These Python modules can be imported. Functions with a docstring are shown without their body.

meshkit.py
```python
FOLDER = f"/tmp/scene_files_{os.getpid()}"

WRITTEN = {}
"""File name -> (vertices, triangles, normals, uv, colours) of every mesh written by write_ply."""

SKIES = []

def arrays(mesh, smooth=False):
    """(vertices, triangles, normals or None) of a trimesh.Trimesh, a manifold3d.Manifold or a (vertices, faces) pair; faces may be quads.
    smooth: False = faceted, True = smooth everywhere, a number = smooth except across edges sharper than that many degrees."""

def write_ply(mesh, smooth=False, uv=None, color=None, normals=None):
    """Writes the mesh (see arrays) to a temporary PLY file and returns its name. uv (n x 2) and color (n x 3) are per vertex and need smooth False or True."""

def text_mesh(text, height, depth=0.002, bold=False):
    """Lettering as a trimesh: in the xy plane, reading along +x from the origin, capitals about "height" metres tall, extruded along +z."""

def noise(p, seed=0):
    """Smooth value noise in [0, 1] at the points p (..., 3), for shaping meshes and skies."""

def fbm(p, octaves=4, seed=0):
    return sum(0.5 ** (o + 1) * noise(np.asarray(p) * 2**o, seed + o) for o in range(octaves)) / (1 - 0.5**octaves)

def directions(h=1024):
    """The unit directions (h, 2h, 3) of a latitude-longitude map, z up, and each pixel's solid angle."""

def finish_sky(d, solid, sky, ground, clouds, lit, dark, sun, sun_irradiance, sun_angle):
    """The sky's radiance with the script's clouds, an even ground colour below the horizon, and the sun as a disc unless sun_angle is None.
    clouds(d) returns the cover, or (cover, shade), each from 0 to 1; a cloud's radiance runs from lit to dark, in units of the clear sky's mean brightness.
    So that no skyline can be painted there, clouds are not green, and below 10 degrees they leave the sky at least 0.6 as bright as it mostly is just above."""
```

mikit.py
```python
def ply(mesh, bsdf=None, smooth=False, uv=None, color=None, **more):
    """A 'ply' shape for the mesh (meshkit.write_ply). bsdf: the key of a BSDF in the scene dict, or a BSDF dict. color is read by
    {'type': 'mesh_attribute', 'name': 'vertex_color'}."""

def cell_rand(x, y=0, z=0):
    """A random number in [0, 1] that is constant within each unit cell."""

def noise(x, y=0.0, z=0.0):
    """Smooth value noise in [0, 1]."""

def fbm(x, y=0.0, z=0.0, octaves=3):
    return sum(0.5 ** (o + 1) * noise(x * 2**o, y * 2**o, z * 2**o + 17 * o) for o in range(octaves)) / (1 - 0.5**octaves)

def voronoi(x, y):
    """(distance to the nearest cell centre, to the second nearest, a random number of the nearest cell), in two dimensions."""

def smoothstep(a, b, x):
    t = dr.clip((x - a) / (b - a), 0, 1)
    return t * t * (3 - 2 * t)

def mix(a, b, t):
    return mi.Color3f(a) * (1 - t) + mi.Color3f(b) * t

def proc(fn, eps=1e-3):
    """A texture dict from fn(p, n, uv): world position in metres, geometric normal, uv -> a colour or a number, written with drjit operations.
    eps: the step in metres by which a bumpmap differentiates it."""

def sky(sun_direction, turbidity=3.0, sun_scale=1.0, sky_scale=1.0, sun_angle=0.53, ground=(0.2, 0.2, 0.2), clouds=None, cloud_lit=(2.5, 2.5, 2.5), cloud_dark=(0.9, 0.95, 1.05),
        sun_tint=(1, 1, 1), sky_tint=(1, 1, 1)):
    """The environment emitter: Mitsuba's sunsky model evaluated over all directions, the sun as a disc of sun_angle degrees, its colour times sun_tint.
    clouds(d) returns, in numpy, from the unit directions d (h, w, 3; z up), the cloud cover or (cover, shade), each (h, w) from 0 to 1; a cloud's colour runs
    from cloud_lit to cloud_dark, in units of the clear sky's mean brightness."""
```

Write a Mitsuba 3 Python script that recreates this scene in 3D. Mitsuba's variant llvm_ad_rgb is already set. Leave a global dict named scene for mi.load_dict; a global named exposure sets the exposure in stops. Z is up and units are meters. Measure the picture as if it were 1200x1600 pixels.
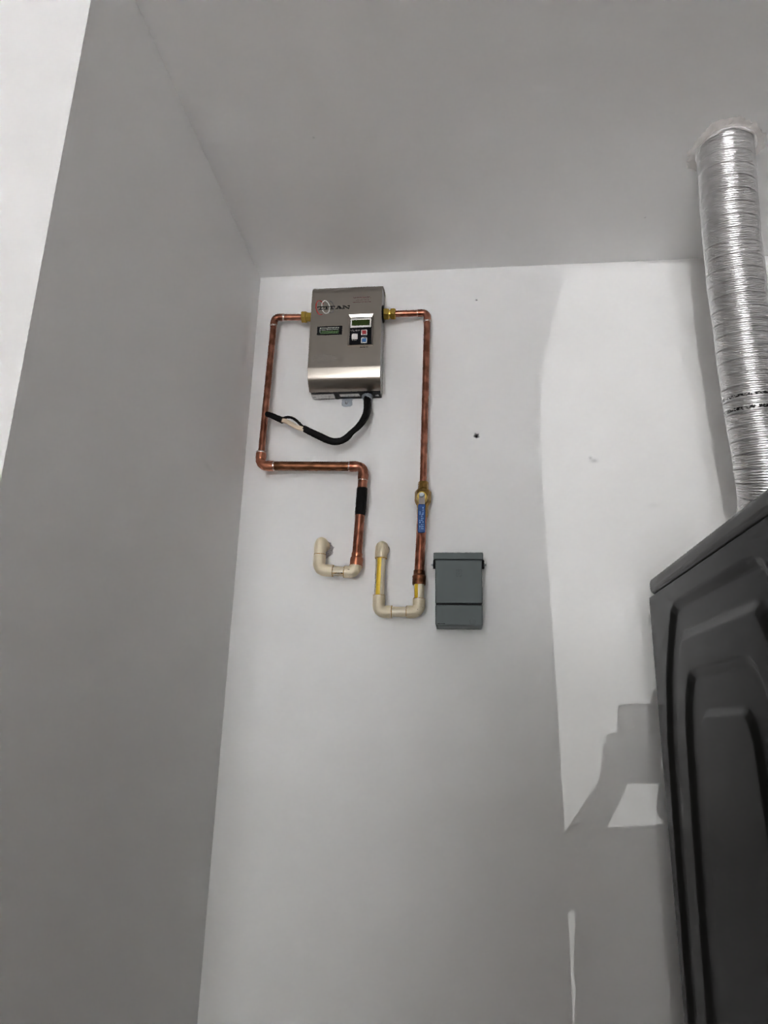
import math, random
import numpy as np, trimesh, manifold3d as m3, shapely, mitsuba as mi, mikit, meshkit
import drjit as dr
from shapely.geometry import Polygon, Point, LineString, box as sbox
from shapely import affinity
random.seed(7); rng = np.random.default_rng(7)
T = mi.ScalarTransform4f
scene, labels = {}, {}

# ---------------------------------------------------------------- camera, sky, sun, exposure
CAM = np.array([0.0, -1.6, 1.6])
FWD = np.array([-0.10759583, 0.95219107, 0.28592883])
UP = np.array([0.00751053, -0.28681174, 0.95795753])
RIGHT = np.array([0.99416635, 0.10521971, 0.02370829])
scene['camera'] = {'type': 'perspective', 'fov': math.degrees(2 * math.atan(600 / 1111.637)), 'fov_axis': 'x',
                   'to_world': T().look_at(origin=CAM.tolist(), target=(CAM + FWD).tolist(), up=UP.tolist())}
SUN = np.array([0.25, 1.0, 0.024])          # the way the low sunlight travels
def haze(d):
    return np.full(d.shape[:2], 0.96), np.clip(1 - d[..., 2], 0, 1)      # an even overcast, brightest overhead
scene['sky'] = mikit.sky((-0.25, -1.0, 0.03), turbidity=4.0, sun_scale=0.0, sky_scale=230.0, ground=(0.8, 0.8, 0.81), clouds=haze,
                         cloud_lit=(3.46, 3.5, 3.58), cloud_dark=(1.18, 1.2, 1.25))
scene['sun'] = {'type': 'directional', 'direction': SUN.tolist(), 'irradiance': {'type': 'rgb', 'value': [0.25, 0.252, 0.244]}}
exposure = 1.18

# ---------------------------------------------------------------- materials
def mat(key, **kw):
    scene[key] = {'type': 'twosided', 'bsdf': {'type': 'principled', **kw}}
    return key
def rgb(*c): return {'type': 'rgb', 'value': list(c)}
def paint(p, n, uv):
    v = mikit.fbm(p.x * 2.3, p.y * 2.3, p.z * 2.3, 3)
    c = mikit.mix((0.775, 0.771, 0.766), (0.80, 0.797, 0.792), v)
    # scuffs on the back wall
    def spot(x, z, rx, rz):
        return dr.exp(-(dr.square((p.x - x) / rx) + dr.square((p.z - z) / rz))) * mikit.smoothstep(-0.02, 0.0, p.y)
    s = spot(0.3096, 2.2015, 0.008, 0.005) * 0.35 + spot(0.4336, 2.0908, 0.014, 0.007) * 0.07 + spot(0.302, 2.209, 0.004, 0.004) * 0.3
    def dot(x, y, r):
        return dr.exp(-(dr.square((p.x - x) / r) + dr.square((p.y - y) / r))) * mikit.smoothstep(2.70, 2.73, p.z)
    s = s + dot(-0.292, -0.457, 0.0022) * 0.3 + dot(0.429, -0.1632, 0.0022) * 0.3
    s = s + dr.exp(-(dr.square((p.y + 0.239) / 0.03) + dr.square((p.z - 2.110) / 0.006))) * 0.07 * (1 - mikit.smoothstep(-0.528, -0.52, p.x))
    return c * (1 - s)
def paint_bump(p, n, uv):
    return mikit.noise(p.x * 260, p.y * 260, p.z * 260) * 0.6 + mikit.noise(p.x * 90, p.y * 90, p.z * 90) * 0.4
scene['wall_paint'] = {'type': 'twosided', 'bsdf': {'type': 'principled', 'base_color': mikit.proc(paint), 'roughness': 0.55, 'specular': 0.35}}
mat('paint_plain', base_color=rgb(0.78, 0.77, 0.76), roughness=0.6)
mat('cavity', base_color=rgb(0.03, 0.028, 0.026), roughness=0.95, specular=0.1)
def torn_c(p, n, uv):
    return mikit.mix((0.20, 0.18, 0.19), (0.58, 0.55, 0.56), mikit.noise(p.x * 420, p.y * 420, p.z * 420))
mat('torn_paper', base_color=mikit.proc(torn_c), roughness=0.95)
def compound(p, n, uv):
    return mikit.mix((0.62, 0.59, 0.57), (0.80, 0.77, 0.75), mikit.fbm(p.x * 60, p.y * 60, p.z * 60, 3))
mat('compound', base_color=mikit.proc(compound), roughness=0.9)
mat('caulk', base_color=rgb(0.85, 0.83, 0.82), roughness=0.6)
def wood(p, n, uv):
    plank = dr.floor(p.x / 0.14)
    g = mikit.fbm(p.x * 60, p.y * 3 + 7 * mikit.cell_rand(plank), 0, 3)
    return mikit.mix((0.10, 0.085, 0.07), (0.19, 0.165, 0.14), g * 0.7 + 0.3 * mikit.cell_rand(plank, 3))
mat('wood_floor', base_color=mikit.proc(wood), roughness=0.4)
def brushed(p, n, uv):
    return 0.20 + 0.10 * mikit.noise(p.x * 14, p.y * 900, p.z * 900)
mat('brushed_steel', base_color=rgb(0.275, 0.247, 0.214), metallic=1.0, roughness=mikit.proc(brushed))
mat('side_steel', base_color=rgb(0.24, 0.235, 0.225), metallic=1.0, roughness=0.35)
mat('lever_steel', base_color=rgb(0.16, 0.14, 0.125), metallic=0.6, roughness=0.5)
mat('galvanised', base_color=rgb(0.30, 0.33, 0.355), metallic=0.8, roughness=0.45)
mat('black_plate', base_color=rgb(0.006, 0.006, 0.006), roughness=0.5, specular=0.06)
mat('black_gloss', base_color=rgb(0.004, 0.004, 0.005), roughness=0.3, specular=0.06)
mat('white_plastic', base_color=rgb(0.75, 0.74, 0.72), roughness=0.4)
mat('grey_print', base_color=rgb(0.30, 0.29, 0.29), roughness=0.6)
mat('etch_print', base_color=rgb(0.20, 0.18, 0.165), roughness=0.6)
mat('maroon_print', base_color=rgb(0.11, 0.035, 0.04), roughness=0.6)
mat('green_print', base_color=rgb(0.09, 0.17, 0.06), roughness=0.6)
mat('lcd_glass', base_color=rgb(0.018, 0.032, 0.005), roughness=0.25, specular=0.15)
mat('red_plastic', base_color=rgb(0.21, 0.008, 0.012), roughness=0.4)
mat('blue_plastic', base_color=rgb(0.012, 0.075, 0.20), roughness=0.4)
mat('logo_red', base_color=rgb(0.30, 0.025, 0.02), roughness=0.5)
mat('logo_grey', base_color=rgb(0.10, 0.11, 0.13), roughness=0.5)
mat('label_white', base_color=rgb(0.55, 0.54, 0.52), roughness=0.5)
def copper_c(p, n, uv):
    a = mikit.fbm(p.x * 90, p.y * 90, p.z * 60, 4)
    return mikit.mix((0.15, 0.052, 0.030), (0.34, 0.140, 0.090), mikit.smoothstep(0.3, 0.72, a))
def copper_r(p, n, uv):
    return 0.22 + 0.2 * mikit.fbm(p.x * 60, p.y * 60, p.z * 60, 2)
mat('copper', base_color=mikit.proc(copper_c), metallic=1.0, roughness=mikit.proc(copper_r))
def copper_d(p, n, uv):
    a = mikit.fbm(p.x * 80, p.y * 110, p.z * 110, 4)
    return mikit.mix((0.07, 0.026, 0.010), (0.19, 0.076, 0.038), mikit.smoothstep(0.32, 0.75, a))
mat('copper_dark', base_color=mikit.proc(copper_d), metallic=0.9, roughness=0.38)
mat('copper_bright', base_color=rgb(0.35, 0.135, 0.078), metallic=1.0, roughness=0.3)
def solder_c(p, n, uv):
    return mikit.mix((0.26, 0.13, 0.085), (0.60, 0.57, 0.54), mikit.smoothstep(0.3, 0.62, mikit.noise(p.x * 330, p.y * 330, p.z * 330)))
mat('solder', base_color=mikit.proc(solder_c), metallic=1.0, roughness=0.3)
mat('brass', base_color=rgb(0.44, 0.30, 0.065), metallic=1.0, roughness=0.28)
def brass_old(p, n, uv):
    return mikit.mix((0.09, 0.046, 0.012), (0.36, 0.22, 0.06), mikit.fbm(p.x * 130, p.y * 130, p.z * 130, 3))
mat('brass_old', base_color=mikit.proc(brass_old), metallic=1.0, roughness=0.35)
mat('bright_steel', base_color=rgb(0.72, 0.74, 0.76), metallic=1.0, roughness=0.25)
def cpvc_c(p, n, uv):
    a = mikit.noise(p.x * 260, p.y * 260, p.z * 260)
    b = mikit.fbm(p.x * 25, p.y * 25, p.z * 25, 2)
    c = mikit.mix((0.74, 0.64, 0.46), (0.80, 0.71, 0.54), b)
    return mikit.mix(c, (0.22, 0.15, 0.09), mikit.smoothstep(0.90, 0.95, a) * mikit.smoothstep(0.5, 0.62, b))
mat('cpvc', base_color=mikit.proc(cpvc_c), roughness=0.5, specular=0.35)
mat('cpvc_pipe', base_color=rgb(0.75, 0.67, 0.51), roughness=0.4)
mat('cement', base_color=rgb(0.34, 0.18, 0.025), roughness=0.4)
mat('yellow_stripe', base_color=rgb(0.70, 0.48, 0.02), roughness=0.45)
mat('ink', base_color=rgb(0.006, 0.006, 0.006), roughness=0.7, specular=0.1)
mat('blue_sleeve', base_color=rgb(0.007, 0.042, 0.16), roughness=0.4, specular=0.25)
mat('pale_ink', base_color=rgb(0.20, 0.34, 0.52), roughness=0.5)
mat('black_rubber', base_color=rgb(0.004, 0.0038, 0.0038), roughness=0.5, specular=0.06)
mat('cream_wire', base_color=rgb(0.68, 0.56, 0.42), roughness=0.5)
mat('box_grey', base_color=rgb(0.078, 0.093, 0.091), roughness=0.45, specular=0.2)
mat('box_relief', base_color=rgb(0.058, 0.07, 0.069), roughness=0.45, specular=0.3)
mat('dryer_paint', base_color=rgb(0.005, 0.0052, 0.0045), roughness=0.24, specular=0.07)
mat('dryer_lid', base_color=rgb(0.026, 0.026, 0.0235), roughness=0.36, specular=0.2)
mat('cloth_dark', base_color=rgb(0.03, 0.032, 0.04), roughness=0.9)
mat('cloth_blue', base_color=rgb(0.05, 0.07, 0.11), roughness=0.9)
mat('skin', base_color=rgb(0.55, 0.36, 0.27), roughness=0.55)
mat('hair', base_color=rgb(0.05, 0.035, 0.025), roughness=0.6)
mat('stucco', base_color=rgb(0.6, 0.57, 0.52), roughness=0.9)
# the foil of the duct: black lettering of the maker's marking runs round it in two rows
def foil_c(p, n, uv):
    ang, s = uv.x, uv.y
    c = mikit.mix((0.62, 0.61, 0.60), (0.80, 0.79, 0.785), mikit.noise(p.x * 90, p.y * 90, p.z * 90))
    def row(s0, h, seed):
        inside = mikit.smoothstep(s0, s0 + 0.0008, s) * (1 - mikit.smoothstep(s0 + h, s0 + h + 0.0008, s))
        word = mikit.smoothstep(0.25, 0.3, mikit.cell_rand(ang * 9 + seed, 2))
        stroke = mikit.smoothstep(0.42, 0.55, mikit.noise(ang * 150 + seed, s * 700))
        return inside * word * stroke
    return mikit.mix(c, (0.02, 0.02, 0.02), dr.clip(row(0.592, 0.005, 3.0) + row(0.617, 0.0065, 11.0), 0, 1))
mat('foil', base_color=mikit.proc(foil_c), metallic=1.0, roughness=0.38)

# ---------------------------------------------------------------- mesh helpers
def obj(key, mesh, material, smooth=False, **kw):
    k, i = key, 0
    while k in scene:
        i += 1; k = f'{key}_{i:03d}'
    scene[k] = mikit.ply(mesh, material, smooth=smooth, **kw)
    return k
def tag(key, label=None, category=None, group=None, kind=None):
    d = labels.setdefault(key, {})
    for n, v in (('label', label), ('category', category), ('group', group), ('kind', kind)):
        if v: d[n] = v
    return key
def bx(x0, x1, y0, y1, z0, z1):
    m = trimesh.creation.box((abs(x1 - x0), abs(y1 - y0), abs(z1 - z0)))
    m.apply_translation(((x0 + x1) / 2, (y0 + y1) / 2, (z0 + z1) / 2)); return m
def cat(*ms): return trimesh.util.concatenate([m for g in ms for m in (g if isinstance(g, (list, tuple)) else [g])])
def tm(man):
    m = man.to_mesh(); return trimesh.Trimesh(m.vert_properties[:, :3], m.tri_verts, process=False)
def rbox(x0, x1, y0, y1, z0, z1, r=0.002, seg=16):
    s = m3.Manifold.sphere(r, seg)
    pts = [s.translate((x, y, z)) for x in (x0 + r, x1 - r) for y in (y0 + r, y1 - r) for z in (z0 + r, z1 - r)]
    return tm(m3.Manifold.batch_hull(pts))
def polys(g): return [p for p in getattr(g, 'geoms', [g]) if p.area > 0]
def ext_xz(shape, y0, y1):
    """a shape in (x, z) made a plate between y0 and y1 (y0 < y1)"""
    out = []
    for g in polys(shape):
        m = trimesh.creation.extrude_polygon(g, y1 - y0, engine='earcut')
        v = m.vertices.copy(); m.vertices = np.stack([v[:, 0], y1 - v[:, 2], v[:, 1]], 1)
        out.append(m)
    return cat(out)
def ext_xy(shape, z0, z1):
    out = []
    for g in polys(shape):
        m = trimesh.creation.extrude_polygon(g, z1 - z0, engine='earcut'); m.apply_translation((0, 0, z0)); out.append(m)
    return cat(out)
def ext_yz(shape, x0, x1):
    out = []
    for g in polys(shape):
        m = trimesh.creation.extrude_polygon(g, x1 - x0, engine='earcut')
        v = m.vertices.copy(); m.vertices = np.stack([x0 + v[:, 2], v[:, 0], v[:, 1]], 1)
        out.append(m)
    return cat(out)
def unit(v): v = np.asarray(v, float); return v / np.linalg.norm(v)
def frames(p):
    p = np.asarray(p, float)
    t = np.gradient(p, axis=0); t /= np.linalg.norm(t, axis=1, keepdims=True)
    a = np.cross(t[0], [0, 1, 0] if abs(t[0][1]) < 0.9 else [1, 0, 0]); a /= np.linalg.norm(a)
    A, B = [], []
    for k in range(len(p)):
        a = a - t[k] * (a @ t[k]); a /= np.linalg.norm(a); A.append(a); B.append(np.cross(t[k], a))
    return t, np.array(A), np.array(B)
def tube(p, r, n=28, caps=True, sect=None):
    """a swept tube; r is a number or one per point; sect(angle) may scale the radius round the section"""
    p = np.asarray(p, float); r = np.broadcast_to(r, (len(p),))
    t, A, B = frames(p); th = np.arange(n) * 2 * math.pi / n
    k = np.ones(n) if sect is None else sect(th)
    v = p[:, None] + (r[:, None] * k)[..., None] * (np.cos(th)[None, :, None] * A[:, None] + np.sin(th)[None, :, None] * B[:, None])
    i, j = np.meshgrid(np.arange(len(p) - 1), np.arange(n), indexing='ij')
    a, b, c, d = i * n + j, i * n + (j + 1) % n, (i + 1) * n + (j + 1) % n, (i + 1) * n + j
    f = np.concatenate([np.stack([a, b, c], -1).reshape(-1, 3), np.stack([a, c, d], -1).reshape(-1, 3)])
    v = v.reshape(-1, 3)
    if caps:
        m = len(v); v = np.vstack([v, p[0], p[-1]]); jj = np.arange(n); L = (len(p) - 1) * n
        f = np.vstack([f, np.stack([jj * 0 + m, (jj + 1) % n, jj], 1), np.stack([jj * 0 + m + 1, L + jj, L + (jj + 1) % n], 1)])
    return trimesh.Trimesh(v, f, process=False)
def seg(a, b, n=2): return np.linspace(a, b, n)
def turned(a, b, prof, n=36):
    """a lathed body along a -> b; prof = [(distance, radius), ...]"""
    a, b = np.array(a, float), np.array(b, float); d = unit(b - a)
    return tube_exact([a + d * s for s, _ in prof], d, [r for _, r in prof], n)
def tube_exact(p, d, r, n):
    p = np.asarray(p); a = unit(np.cross(d, [0, 1, 0] if abs(d[1]) < 0.9 else [1, 0, 0])); b = np.cross(d, a)
    th = np.arange(n) * 2 * math.pi / n
    v = p[:, None] + np.asarray(r)[:, None, None] * (np.cos(th)[None, :, None] * a + np.sin(th)[None, :, None] * b)
    i, j = np.meshgrid(np.arange(len(p) - 1), np.arange(n), indexing='ij')
    q = [i * n + j, i * n + (j + 1) % n, (i + 1) * n + (j + 1) % n, (i + 1) * n + j]
    f = np.concatenate([np.stack([q[0], q[1], q[2]], -1).reshape(-1, 3), np.stack([q[0], q[2], q[3]], -1).reshape(-1, 3)])
    v = v.reshape(-1, 3); m = len(v); jj = np.arange(n); L = (len(p) - 1) * n
    v = np.vstack([v, p[0], p[-1]])
    f = np.vstack([f, np.stack([jj * 0 + m, (jj + 1) % n, jj], 1), np.stack([jj * 0 + m + 1, L + jj, L + (jj + 1) % n], 1)])
    return trimesh.Trimesh(v, f, process=False)
def hexnut(a, b, r, n=6, c=0.0015):
    L = np.linalg.norm(np.array(b) - a)
    return turned(a, b, [(0, r * 0.9), (c, r), (L - c, r), (L, r * 0.9)], n)
def bend(c, u, v, rad, n=12):
    """the centre line of an elbow: corner c, arriving along u, leaving along v, bend radius rad"""
    c, u, v = np.array(c, float), unit(u), unit(v)
    o = c - u * rad + v * rad; th = np.linspace(0, math.pi / 2, n)
    return np.array([o - v * rad * math.cos(x) + u * rad * math.sin(x) for x in th])
def elbow(c, u, v, rad, r, hub, hub_r, flare=0.0012):
    """a fitting: bend with a hub on each end"""
    c, u, v = np.array(c, float), unit(u), unit(v)
    mid = bend(c, u, v, rad, 16)
    p = np.vstack([[c - u * (rad + hub)], [c - u * (rad + 0.0022)], mid, [c + v * (rad + 0.0022)], [c + v * (rad + hub)]])
    rr = np.array([hub_r, hub_r] + [r] * 16 + [hub_r, hub_r])
    p[1], p[-2] = c - u * (rad + 0.001), c + v * (rad + 0.001)
    return tube(p, rr, 36)
def dashes(x0, x1, z0, h, y, thick=0.0002, lo=0.0015, hi=0.006, gap=0.0012):
    """a row of unreadable small print: short strokes"""
    out, x = [], x0
    while x < x1 - lo:
        w = min(random.uniform(lo, hi), x1 - x); out.append(bx(x, x + w, y - thick, y, z0, z0 + h)); x += w + gap * random.uniform(0.6, 1.5)
    return out
def ragged(cx, cz, r, k, amp, seed):
    g = np.random.default_rng(seed); th = np.arange(k) * 2 * math.pi / k
    rr = r * (1 + amp * (g.random(k) * 2 - 1)); return Polygon(np.stack([cx + rr * np.cos(th), cz + rr * np.sin(th)], 1)).buffer(0)

# ---------------------------------------------------------------- the room
CEIL, XL, YF = 2.7385, -0.5292, -0.8735
XR, YW = 1.25, -4.2
hole_a = ragged(0.0434, 2.6435, 0.0030, 11, 0.4, 1); hole_b = ragged(0.0381, 2.2699, 0.0052, 17, 0.45, 2)
hole_b2 = affinity.translate(ragged(0.0381, 2.2705, 0.0022, 9, 0.5, 4), -0.003, 0.005)
hole_c = Point(-0.1793, 2.3391).buffer(0.0011, 6); hole_d = ragged(-0.2745, 2.2690, 0.0048, 13, 0.5, 5)
hole_e = affinity.translate(affinity.scale(ragged(-0.3150, 1.9935, 0.0165, 19, 0.14, 8), 0.92, 1.05), 0.0, -0.006); hole_f = Point(-0.1800, 1.9890).buffer(0.0146, 14)
wall = sbox(XL, 0, XR, CEIL)
for h in (hole_a, hole_b, hole_b2, hole_c, hole_d, hole_e, hole_f): wall = wall.difference(h)
tag(obj('wall_back', ext_xz(wall, 0, 0.013), 'wall_paint'), 'white painted drywall behind the water heater and pipes', kind='structure')
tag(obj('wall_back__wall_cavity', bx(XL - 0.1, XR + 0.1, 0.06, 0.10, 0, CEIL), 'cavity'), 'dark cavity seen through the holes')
def torn(shape, w, seed):
    g = np.random.default_rng(seed); out = shape.buffer(w)
    c = np.array(out.exterior.coords)[:-1]; c += (g.random(c.shape) - 0.5) * w * 1.3
    return Polygon(c).buffer(0).difference(shape)
for h, w, s in ((hole_b, 0.0013, 1), (hole_d, 0.0012, 2), (hole_e, 0.0022, 3)):
    if s == 3: obj('wall_back__hole_filler', ext_xz(h.buffer(0.002), 0.0045, 0.0065), 'torn_paper')
    tag(obj('wall_back__torn_edge', ext_xz(torn(h, w, s), -0.0006, 0.0), 'torn_paper'), 'torn grey drywall paper round a hole')
tag(obj('wall_left', bx(XL - 0.1, XL, YF + 0.1, 0.10, 0, CEIL), 'wall_paint'), 'left side wall of the laundry niche, in soft shade', kind='structure')
tag(obj('wall_front', bx(-3.2, XL, YF, YF + 0.1, 0, CEIL), 'wall_paint'), 'bright end of the wall left of the niche', kind='structure')
tag(obj('wall_right', bx(XR, XR + 0.1, YF, 0.10, 0, CEIL), 'paint_plain'), kind='structure', label='right side wall of the niche behind the dryer')
tag(obj('wall_room_front', bx(XR + 0.1, 2.4, YF, YF + 0.1, 0, CEIL), 'paint_plain'), kind='structure', label='wall right of the niche')
tag(obj('wall_room_left', bx(-3.3, -3.2, YW, YF, 0, CEIL), 'paint_plain'), kind='structure', label='left wall of the room')
tag(obj('wall_room_right', bx(2.4, 2.5, YW, YF, 0, CEIL), 'paint_plain'), kind='structure', label='right wall of the room')
edge = [(0.204, 1.46), (0.200, 1.717), (0.194, 1.928), (0.191, 2.108), (0.190, 2.268), (0.196, 2.386), (0.211, 2.489), (0.243, 2.614), (0.278, 2.73)]
jamb = [(x + SUN[0] * (YW - 0.06), z + SUN[2] * (YW - 0.06)) for x, z in edge]      # the left jamb curves in at the top, as an arch
WXM = -0.32
arch = [(jamb[0][0], 0.05)] + jamb + [(2 * WXM - x, z) for x, z in jamb[::-1]] + [(2 * WXM - jamb[0][0], 0.05)]
front = sbox(-3.3, 0, 2.5, CEIL).difference(Polygon(arch).buffer(0))
tag(obj('wall_opening', ext_xz(front, YW - 0.06, YW), 'paint_plain'), kind='structure', label='wall with the open arched doorway to the outside')
tag(obj('floor', bx(-3.3, 2.5, YW - 0.12, 0.10, -0.05, 0), 'wood_floor'), kind='structure', label='brown wooden floor')
tag(obj('porch_deck', bx(-3.3, 2.5, YW - 3.4, YW - 0.12, -0.10, -0.05), 'wood_floor'), kind='structure', label='brown wooden deck outside the doorway')
tag(obj('porch_roof', cat(bx(-3.3, 2.5, YW - 3.5, YW - 0.12, 2.74, 2.80), bx(-3.3, 2.5, YW - 3.5, YW - 3.4, 2.58, 2.74)), 'paint_plain'), kind='structure', label='porch roof over the deck outside the doorway')
def hedge(x0, x1, seed):
    """a clipped hedge far across the pale ground outside"""
    nx, nz = int((x1 - x0) / 0.8), 22
    u, w = np.meshgrid(np.linspace(x0, x1, nx), np.linspace(0, 1, nz), indexing='ij')
    z = -0.5 + 17.0 * np.minimum(w / 0.8, 1); y = -79.0 - 4.0 * np.clip((w - 0.8) / 0.2, 0, 1) - 0.6 * np.clip(w / 0.8, 0, 1) ** 3
    P = np.stack([u, y, z], -1); d = (meshkit.fbm(P * 0.55, 3, seed) - 0.5) * 2.2
    P[..., 1] += d; P[..., 2] += d * 0.7 * (w > 0.3)
    nz_ = P.shape[1]; i, j = np.meshgrid(np.arange(nx - 1), np.arange(nz_ - 1), indexing='ij')
    q = [i * nz_ + j, i * nz_ + j + 1, (i + 1) * nz_ + j + 1, (i + 1) * nz_ + j]
    f = np.concatenate([np.stack([q[0], q[1], q[2]], -1).reshape(-1, 3), np.stack([q[0], q[2], q[3]], -1).reshape(-1, 3)])
    return trimesh.Trimesh(P.reshape(-1, 3), f, process=False)
mat('hedge_leaves', base_color=rgb(0.035, 0.05, 0.025), roughness=0.9)
for x0, x1, lb in ((-18.6, 45.0, 'tall dark green hedge far outside, right of the gap'), (-65.0, -21.0, 'tall dark green hedge far outside, left of the gap')):
    tag(obj('hedge', hedge(x0, x1, 3), 'hedge_leaves', smooth=True), lb, 'hedge')
DUCT_TOP = (0.538, -0.366)
ceil = sbox(-3.3, YW - 0.12, 2.5, 0.10).difference(Point(*DUCT_TOP).buffer(0.0565, 32))
tag(obj('ceiling', ext_xy(ceil, CEIL, CEIL + 0.05), 'wall_paint'), kind='structure', label='plain white painted ceiling')
tag(obj('ceiling__duct_chase', ext_xy(Point(*DUCT_TOP).buffer(0.075, 24), CEIL + 0.2, CEIL + 0.21), 'cavity'))
# ---------------------------------------------------------------- water heater
HX0, HX1, F = -0.3672, -0.1905, -0.0760
H = tag('water_heater', 'brushed stainless steel tankless water heater mounted high on the white wall', 'water heater')
arc = [(F, 2.4245)]
s_pts = [(0.0, 0), (0.002, 9), (0.004, 12), (0.012, 13.4), (0.020, 15), (0.024, 18), (0.028, 27), (0.032, 38), (0.040, 50), (0.048, 57), (0.056, 61), (0.064, 64), (0.080, 68)]
ss = np.linspace(0, 0.080, 81); ph = np.radians(np.interp(ss, [a for a, _ in s_pts], [b for _, b in s_pts]))
for k in range(1, len(ss)):
    ds = ss[k] - ss[k - 1]; arc.append((arc[-1][0] + ds * math.sin(ph[k]), arc[-1][1] - ds * math.cos(ph[k])))
arc = [a for a in arc if a[1] > 2.376]; ZB = arc[-1][1]; YB = arc[-1][0]
topc = [(F + 0.030 * (1 - math.cos(t)), 2.628 + 0.030 * math.sin(t)) for t in np.linspace(0, math.radians(72), 14)]
topc += [(-0.020, topc[-1][1] + 0.008), (-0.001, topc[-1][1] + 0.009)]
prof = [(-0.001, ZB)] + arc[::-1] + topc
solid = Polygon(prof).buffer(0)
line = LineString(arc[::-1] + topc)
shell = line.buffer(0.0007, cap_style=2).union(line.buffer(0.0007, cap_style=2))
obj(H + '__front_cover', ext_yz(shell, HX0, HX1), 'brushed_steel', smooth=20)
inner = solid.buffer(-0.0012)
tag(obj(H + '__case', ext_yz(inner, HX0 + 0.0022, HX1 - 0.0022), 'side_steel', smooth=20), 'darker steel sides of the case')
tag(obj(H + '__bottom_plate', bx(HX0 + 0.003, HX1 - 0.003, YB + 0.001, -0.002, ZB - 0.0008, ZB + 0.0004), 'black_plate'), 'black underside plate')
def under(x0, x1, y0, y1, m, name, lab=None):
    k = obj(H + '__' + name, bx(x0, x1, y0, y1, ZB - 0.0014, ZB - 0.0008), m)
    if lab: tag(k, lab)
    return k
k = under(-0.366, -0.309, -0.030, -0.006, 'label_white', 'underside_label', 'white label with small grey print under the heater')
pr = [bx(x, x + random.uniform(0.003, 0.007), y, y + 0.0016, ZB - 0.0017, ZB - 0.0014) for y in (-0.024, -0.017, -0.011) for x in np.arange(-0.352, -0.316, 0.009)]
pr += [bx(-0.364, -0.3565, -0.019, -0.0125, ZB - 0.0017, ZB - 0.0014)]
obj(k + '__small_print', cat(pr), 'grey_print')
k = under(-0.295, -0.246, -0.0285, -0.015, 'label_white', 'underside_label')
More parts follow.
